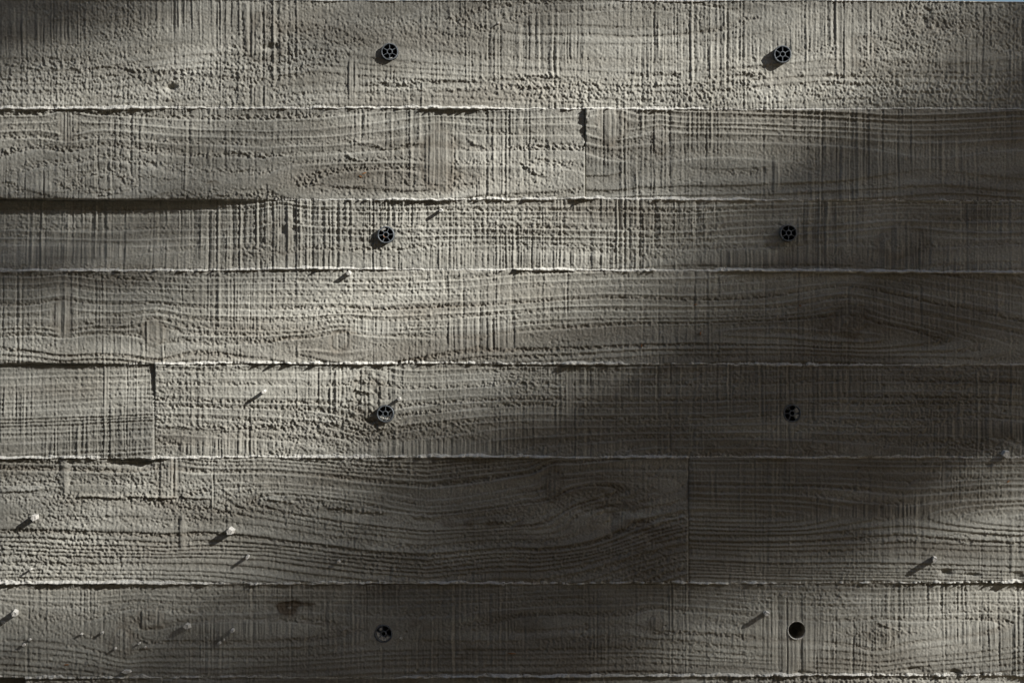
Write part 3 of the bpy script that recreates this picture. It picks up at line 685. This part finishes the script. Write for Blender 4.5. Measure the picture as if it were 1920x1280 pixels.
for (sx, sy, sr, sh), (rot, lab, fills, rusty) in zip(SPACERS, SP_INFO):
    root = empty('formwork_spacer', W(sx, sy))
    tag(root, lab, 'spacer', 'plastic spacers set in the wall')
    yo = -sh
    link('outer_ring', ring_mesh('outer_ring', sr, sr - 2.1, yo, 46, 48, 0.6), M_PLASTIC, root)
    link('hub', ring_mesh('hub', 5.6, 4.0, yo + 0.5, 46, 28, 0.4), M_PLASTIC, root)
    for k in range(6):
        link('spoke', spoke_mesh(D(rot + 60 * k), 5.2, sr - 1.7, 0.55, yo + 0.6, 45), M_PLASTIC, root)
    v, f = [], []
    for k in range(32):
        a = 2 * math.pi * k / 32
        v.append(((sr - 0.5) * S * math.cos(a), 45.5 * S, (sr - 0.5) * S * math.sin(a)))
    f.append(tuple(range(32)))
    link('back_plate', py_mesh('back_plate', v, f), M_PLASTIC, root)
    for i, (a0, a1, r0, r1, dep) in enumerate(fills):
        link('cement_fill', fill_mesh(D(a0), D(a1), r0, r1, yo + dep, int(sx) + i), M_FIN, root)
    if rusty:
        hb = fill_mesh(D(165), D(285), 4.1, 5.7, yo + 0.1, 77)
        o = link('rust_mark', hb, M_RUST, root)

# ------------------------------------------------------------------ little cement pegs left by holes in the boards
def peg(x, y, rad, hgt, seed, lean=(0, 0), flat=1.0):
    r = random.Random(seed)
    n, m = (5 if rad > 4 else 6), 5
    v, f = [], []
    ph0 = r.uniform(0.3, 0.9)
    lob = [r.uniform(0.85, 1.2) for _ in range(n)]
    for i in range(m):
        t = i / (m - 1)
        for k in range(n):
            a = 2 * math.pi * k / n + ph0
            q_ = rad * 0.98 * (1.10 - 0.16 * t) * lob[k] * (1 + r.uniform(-0.08, 0.08))
            v.append(((q_ * math.cos(a) + lean[0] * t * hgt) * S, -(t * (hgt + 3) - 3) * S - (r.uniform(-0.8, 0.8) * S if i == m - 1 else 0), (q_ * flat * math.sin(a) + lean[1] * t * hgt) * S))
    for i in range(m - 1):
        for k in range(n):
            f.append((i * n + k, i * n + (k + 1) % n, (i + 1) * n + (k + 1) % n, (i + 1) * n + k))
    f.append(tuple((m - 1) * n + k for k in range(n)))
    o = link('cement_peg', py_mesh('cement_peg', v, f), M_PEG, wall)
    o.location = W(x, y)
    return o

PEGS = [(68, 968, 6.0, 17, 1), (434, 994, 6.5, 17, 1), (465, 1041, 3.2, 15, 1), (60, 1066, 2.2, 11, 1), (30, 1146, 6.0, 17, 1), (354, 1172, 5.0, 14, 1),
        (437, 1180, 3.6, 17, 1), (413, 1204, 2.8, 9, 1), (193, 1184, 2.4, 9, 1), (155, 1187, 2.2, 9, 1), (58, 1197, 2.2, 8, 1), (47, 1207, 2.8, 8, 1),
        (217, 1214, 2.6, 9, 1), (497, 733, 3.2, 16, 1), (750, 747, 3.0, 14, 1), (828, 394, 3.4, 13, 1), (637, 1051, 3.0, 12, 1), (1752, 1046, 4.6, 24, 1),
        (1436, 1148, 6.0, 20, 0.7), (944, 1093, 3.4, 6, 1), (752, 1195, 2.6, 3, 1), (935, 44, 1.9, 6, 1), (240, 1257, 9.0, 8, 0.45), (6, 1166, 5.0, 3, 0.5),
        (1884, 850, 6.5, 16, 1.2), (262, 1205, 2.0, 6, 1), (273, 1212, 2.2, 3, 1), (420, 1198, 1.8, 4, 1), (655, 511, 5.5, 13, 0.8), (1256, 1187, 2.0, 3, 1)]
for i, (x, y, r_, hgt, fl) in enumerate(PEGS):
    rr = random.Random(i + 50)
    peg(x, y, r_, hgt * 0.92, i, (rr.uniform(-0.22, 0.02), rr.uniform(-0.18, 0.0)), fl)

# splinters of the formwork still stuck in the face
for i, (x, y, ln, an) in enumerate([(683, 325, 9, 20), (676, 331, 7, -35), (1313, 625, 8, 80), (1304, 571, 6, 10), (1500, 573, 5, -20), (273, 1213, 5, 15),
                                   (1890, 902, 7, 40), (125, 1245, 9, 5), (1203, 648, 7, 85), (935, 45, 4, 30), (960, 1224, 16, -4)]):
    c, s = math.cos(D(an)), math.sin(D(an))
    v = []
    for t, w in ((-0.5, 0.3), (-0.1, 1.1), (0.3, 0.8), (0.5, 0.2)):
        for sg in (-1, 1):
            v.append(((t * ln * c - sg * w * s) * S, -(1.8 - 1.0 * abs(t)) * S, (t * ln * s + sg * w * c) * S))
    for t, w in ((-0.5, 0.3), (-0.1, 1.1), (0.3, 0.8), (0.5, 0.2)):
        for sg in (-1, 1):
            v.append(((t * ln * c - sg * w * s) * S, 1.0 * S, (t * ln * s + sg * w * c) * S))
    f = []
    for k in range(3):
        a = 2 * k
        f += [(a, a + 2, a + 3, a + 1), (a, a + 8, a + 10, a + 2), (a + 1, a + 3, a + 11, a + 9)]
    o = link('wood_splinter', py_mesh('wood_splinter', v, f), M_WOODBIT, wall)
    o.location = W(x, y, 0.8)

# ------------------------------------------------------------------ ground
v = [(-600, -600, 0), (600, -600, 0), (600, 600, 0), (-600, 600, 0)]
tag(link('ground', py_mesh('ground', v, [(0, 1, 2, 3)]), M_GROUND), None, None, None, 'structure')

# ------------------------------------------------------------------ unseen building added behind the camera to block sky and warm the bounce
M_RENDER = plain_mat('lime_render', (0.52, 0.37, 0.22), 0.9, 0.2, 2.0, 0.12, 0.3, 60)
M_STONE = plain_mat('sill_stone', (0.42, 0.38, 0.32), 0.85, 0.2, 12, 0.15, 0.2, 40)
M_PAINT = plain_mat('window_paint', (0.55, 0.52, 0.46), 0.5, 0.4, 8, 0.08)
M_GLASS = plain_mat('window_glass', (0.02, 0.024, 0.028), 0.08, 0.6, 2, 0.2)
M_ROOF = plain_mat('roof_tile', (0.22, 0.11, 0.07), 0.85, 0.2, 6, 0.3, 0.4, 20)
HY, HH = -4.1, 5.0
added_house = empty('added_house', (0, HY, 0))
tag(added_house, 'tan rendered building added out of view to cut skylight and warm the bounce', 'added_house')
def hbox(name, x0, x1, y0, y1, z0, z1, mat, parent=added_house):
    v, f = box_verts(x0, x1, y0, y1, z0, z1)
    return link(name, py_mesh(name, v, f), mat, parent)
WX = [-6.0, -3.6, -1.2, 1.2, 3.6, 6.0]
xs_ = [-8.0] + [c for w0 in WX for c in (w0 - 0.45, w0 + 0.45)] + [8.0]
zs_ = [-0.1, 0.9, 2.2, 3.2, 4.4, HH]
for i in range(len(xs_) - 1):                         # facade built round its openings
    if i % 2 == 0:
        hbox('wall', xs_[i], xs_[i + 1], -3.5, 0, zs_[0], HH, M_RENDER)
    else:
        for a, b in ((0, 1), (2, 3), (4, 5)):
            hbox('wall', xs_[i], xs_[i + 1], -3.5, 0, zs_[a], zs_[b], M_RENDER)
        for a, b in ((1, 2), (3, 4)):
            fr = hbox('window', xs_[i], xs_[i + 1], -0.30, -0.24, zs_[a], zs_[b], M_PAINT)
            for sx in (0, 1):
                for sz in (0, 1):
                    w2, h2 = 0.9 / 2, (zs_[b] - zs_[a]) / 2
                    hbox('pane', xs_[i] + sx * w2 + 0.04, xs_[i] + (sx + 1) * w2 - 0.04, -0.25, -0.235, zs_[a] + sz * h2 + 0.04, zs_[a] + (sz + 1) * h2 - 0.04, M_GLASS, fr)
            hbox('sill', xs_[i] - 0.06, xs_[i + 1] + 0.06, -0.2, 0.08, zs_[a] - 0.06, zs_[a] - 0.002, M_STONE)
hbox('eave', -8.2, 8.2, -3.7, 0.22, HH + 0.002, HH + 0.14, M_ROOF)

# ------------------------------------------------------------------ the tree that dapples the wall
# share of sunlight that comes through its crown, by where the ray meets the wall
TX = np.array([-200, 0, 240, 480, 720, 960, 1200, 1440, 1680, 1920, 2200], float)
TY = np.array([-100, 20, 100, 180, 280, 340, 440, 560, 650, 760, 840, 900, 980, 1060, 1120, 1200, 1270, 1400], float)
TT = np.array([
 [.01, .01, .02, .40, .50, .45, .60, .75, .68, .14, .02],
 [.01, .01, .32, .74, .62, .57, .72, .82, .70, .17, .02],
 [.01, .12, .68, .85, .78, .82, .95, .97, .70, .14, .02],
 [.3, .62, .76, .75, .85, .90, .95, .80, .44, .10, .03],
 [.5, .74, .72, .72, .80, .95, .85, .56, .20, .05, .03],
 [.1, .36, .54, .72, .86, .95, .72, .30, .09, .03, .03],
 [.01, .01, .06, .66, 1.0, 1.0, .70, .22, .05, .03, .03],
 [.1, .30, .64, .95, 1.0, .95, .54, .16, .04, .03, .03],
 [.6, .68, .85, 1.0, 1.0, .72, .33, .10, .03, .03, .03],
 [.8, .80, .84, 1.0, .80, .40, .18, .07, .04, .10, .2],
 [.8, .80, .85, .94, .54, .19, .08, .05, .08, .20, .3],
 [.7, .64, .76, .76, .32, .09, .05, .06, .14, .32, .4],
 [.9, 1.0, .97, .62, .19, .06, .04, .08, .24, .48, .5],
 [.9, 1.0, .84, .42, .12, .05, .04, .14, .38, .58, .6],
 [.7, .75, .54, .30, .11, .05, .07, .30, .52, .64, .6],
 [.5, .58, .32, .20, .10, .05, .10, .52, .66, .60, .5],
 [.3, .40, .20, .14, .08, .06, .22, .62, .66, .58, .5],
 [.2, .30, .14, .08, .04, .10, .40, .62, .58, .50, .4]])

TT = np.maximum(TT ** 1.35, 0.02)
def spread(Tm):
    # the sun's disc, seen through the crown, smears its gaps along the light's direction
    gx = np.arange(-300, 2301, 20.0); gy = np.arange(-200, 1501, 20.0)
    src = np.empty((len(gy), len(gx)))
    for i, yy_ in enumerate(gy):
        col = np.array([np.interp(yy_, TY, Tm[:, k]) for k in range(len(TX))])
        src[i] = np.interp(gx, TX, col)
    R = DIST * math.tan(sun_d.angle / 2) / S
    acc = np.zeros_like(src); n = 0
    for a in np.linspace(0, 2 * np.pi, 12, endpoint=False):
        for q in (0.35, 0.8):
            du = R * q * math.cos(a) / math.sin(GRAZE); dv = R * q * math.sin(a)
            ox = du * math.cos(SLOPE) + dv * math.sin(SLOPE); oy = -du * math.sin(SLOPE) + dv * math.cos(SLOPE)
            iy = np.clip(np.round((gy + oy + 200) / 20).astype(int), 0, len(gy) - 1)
            ix = np.clip(np.round((gx + ox + 300) / 20).astype(int), 0, len(gx) - 1)
            acc += src[np.ix_(iy, ix)]; n += 1
    acc /= n
    out = np.empty_like(Tm)
    for i, yy_ in enumerate(TY):
        for k, xx_ in enumerate(TX):
            out[i, k] = acc[int(round((yy_ + 200) / 20)), int(round((xx_ + 300) / 20))]
    return out
DIST = 12.5
GOAL = TT.copy()
for _ in range(9):
    TT = np.clip(TT + 0.7 * (GOAL - spread(TT)), 0.005, 1.0)

def through(x, y):
    xi = np.clip(np.interp(x, TX, np.arange(len(TX))), 0, len(TX) - 1.001)
    yi = np.clip(np.interp(y, TY, np.arange(len(TY))), 0, len(TY) - 1.001)
    a, b = xi.astype(int), yi.astype(int)
    fx, fy = xi - a, yi - b
    t = TT[b, a] * (1 - fx) * (1 - fy) + TT[b, a + 1] * fx * (1 - fy) + TT[b + 1, a] * (1 - fx) * fy + TT[b + 1, a + 1] * fx * fy
    out = np.maximum(np.maximum(-200 - x, x - 2200), np.maximum(-100 - y, y - 1400))
    w = np.clip(out / 300.0, 0, 1)
    far = 0.35 + 0.3 * np.sin(x * 0.011 + 1) * np.sin(y * 0.013 + x * 0.004)
    return t * (1 - w) + far * w

rng = np.random.default_rng(21)
cen = Vector(W(960, 640)) + TO_SUN * DIST
tree = empty('tree', (cen.x + 0.5, cen.y - 0.1, 0))
tag(tree, 'leafy tree outside the picture whose crown dapples the wall', 'tree')
e1 = TO_SUN.cross(Vector((0, 0, 1))).normalized()
e2 = e1.cross(TO_SUN).normalized()
A1, A2, TS = np.array(e1), np.array(e2), np.array(TO_SUN)
LEAF = 0.034
RX, RY = 2.0, 1.7
NL = 95000
p = rng.random((NL, 2)); 
g1, g2 = 0.7548776662466927, 0.5698402909980532
n_ = np.arange(NL)
p[:, 0] = (0.5 + g1 * n_) % 1; p[:, 1] = (0.5 + g2 * n_) % 1
a_ = (p[:, 0] * 2 - 1) * RX; b_ = (p[:, 1] * 2 - 1) * RY
dz = rng.normal(0, 0.45, NL)
pts = np.array(cen)[None, :] + a_[:, None] * A1 + b_[:, None] * A2 + dz[:, None] * TS
# where each leaf's shadow lands
t = pts[:, 1] / TS[1]
hit = pts - t[:, None] * TS
lx = hit[:, 0] / S + 960; ly = 640 - (hit[:, 2] - ZC) / S
T = through(lx, ly)
area = LEAF * LEAF * 0.46
base_od = NL * area / (4 * RX * RY)
need = np.clip(-np.log(np.clip(T, 0.012, 1)), 0, 4.4) / base_od
shape = (a_ / RX) ** 2 + (b_ / RY) ** 2 < 0.85 + 0.15 * np.sin(np.arctan2(b_, a_) * 7)
keep = (rng.random(NL) < need) & shape
print('leaf od', base_od, 'kept', keep.sum(), 'max need', need.max())
pts = pts[keep]
K = len(pts)
nrm = TS[None, :] + rng.normal(0, 0.35, (K, 3)); nrm /= np.linalg.norm(nrm, axis=1)[:, None]
u = np.cross(nrm, rng.normal(0, 1, (K, 3))); u /= np.linalg.norm(u, axis=1)[:, None]
w_ = np.cross(nrm, u)
s_ = LEAF * rng.uniform(0.8, 1.2, K)[:, None]
shape2 = [(-0.62, 0, 0.0), (-0.15, 0.42, 0.05), (0.62, 0, -0.04), (-0.15, -0.42, 0.05)]
co = np.stack([pts + s_ * (a * u + b * w_ + c * nrm) for a, b, c in shape2], 1).reshape(-1, 3) - np.array(tree.location)
link('crown', fast_mesh('crown', co, np.arange(K * 4).reshape(K, 4)), M_LEAF, tree)

def limb(name, p0, p1, r0, r1, seed, n=7, bend=0.12):
    r = random.Random(seed)
    p0, p1 = Vector(p0), Vector(p1)
    ax = (p1 - p0)
    side = ax.cross(Vector((r.uniform(-1, 1), r.uniform(-1, 1), 0.3))).normalized()
    v, f = [], []
    m = 9
    for i in range(n):
        t = i / (n - 1)
        c = p0 + ax * t + side * (math.sin(t * math.pi) * bend * ax.length)
        rad = r0 + (r1 - r0) * t
        xx = ax.orthogonal().normalized(); yy = ax.cross(xx).normalized()
        for k in range(m):
            a = 2 * math.pi * k / m
            v.append(c + (xx * math.cos(a) + yy * math.sin(a)) * rad * (1 + r.uniform(-0.12, 0.12)))
    for i in range(n - 1):
        for k in range(m):
            f.append((i * m + k, i * m + (k + 1) % m, (i + 1) * m + (k + 1) % m, (i + 1) * m + k))
    return link(name, py_mesh(name, v, f, True), M_BARK, tree)
fork = Vector((-0.15, 0.05, cen.z - 1.7))
limb('trunk', (0, 0, -0.1), fork, 0.17, 0.10, 1, 9, 0.03)
for i, (da, db) in enumerate(((-1.3, 0.4), (-1.5, -0.6), (1.2, 0.5), (1.4, -0.4), (0.9, 1.1))):
    tip = cen + e1 * da + e2 * db - tree.location
    limb('limb', fork, tip, 0.06, 0.012, 10 + i)
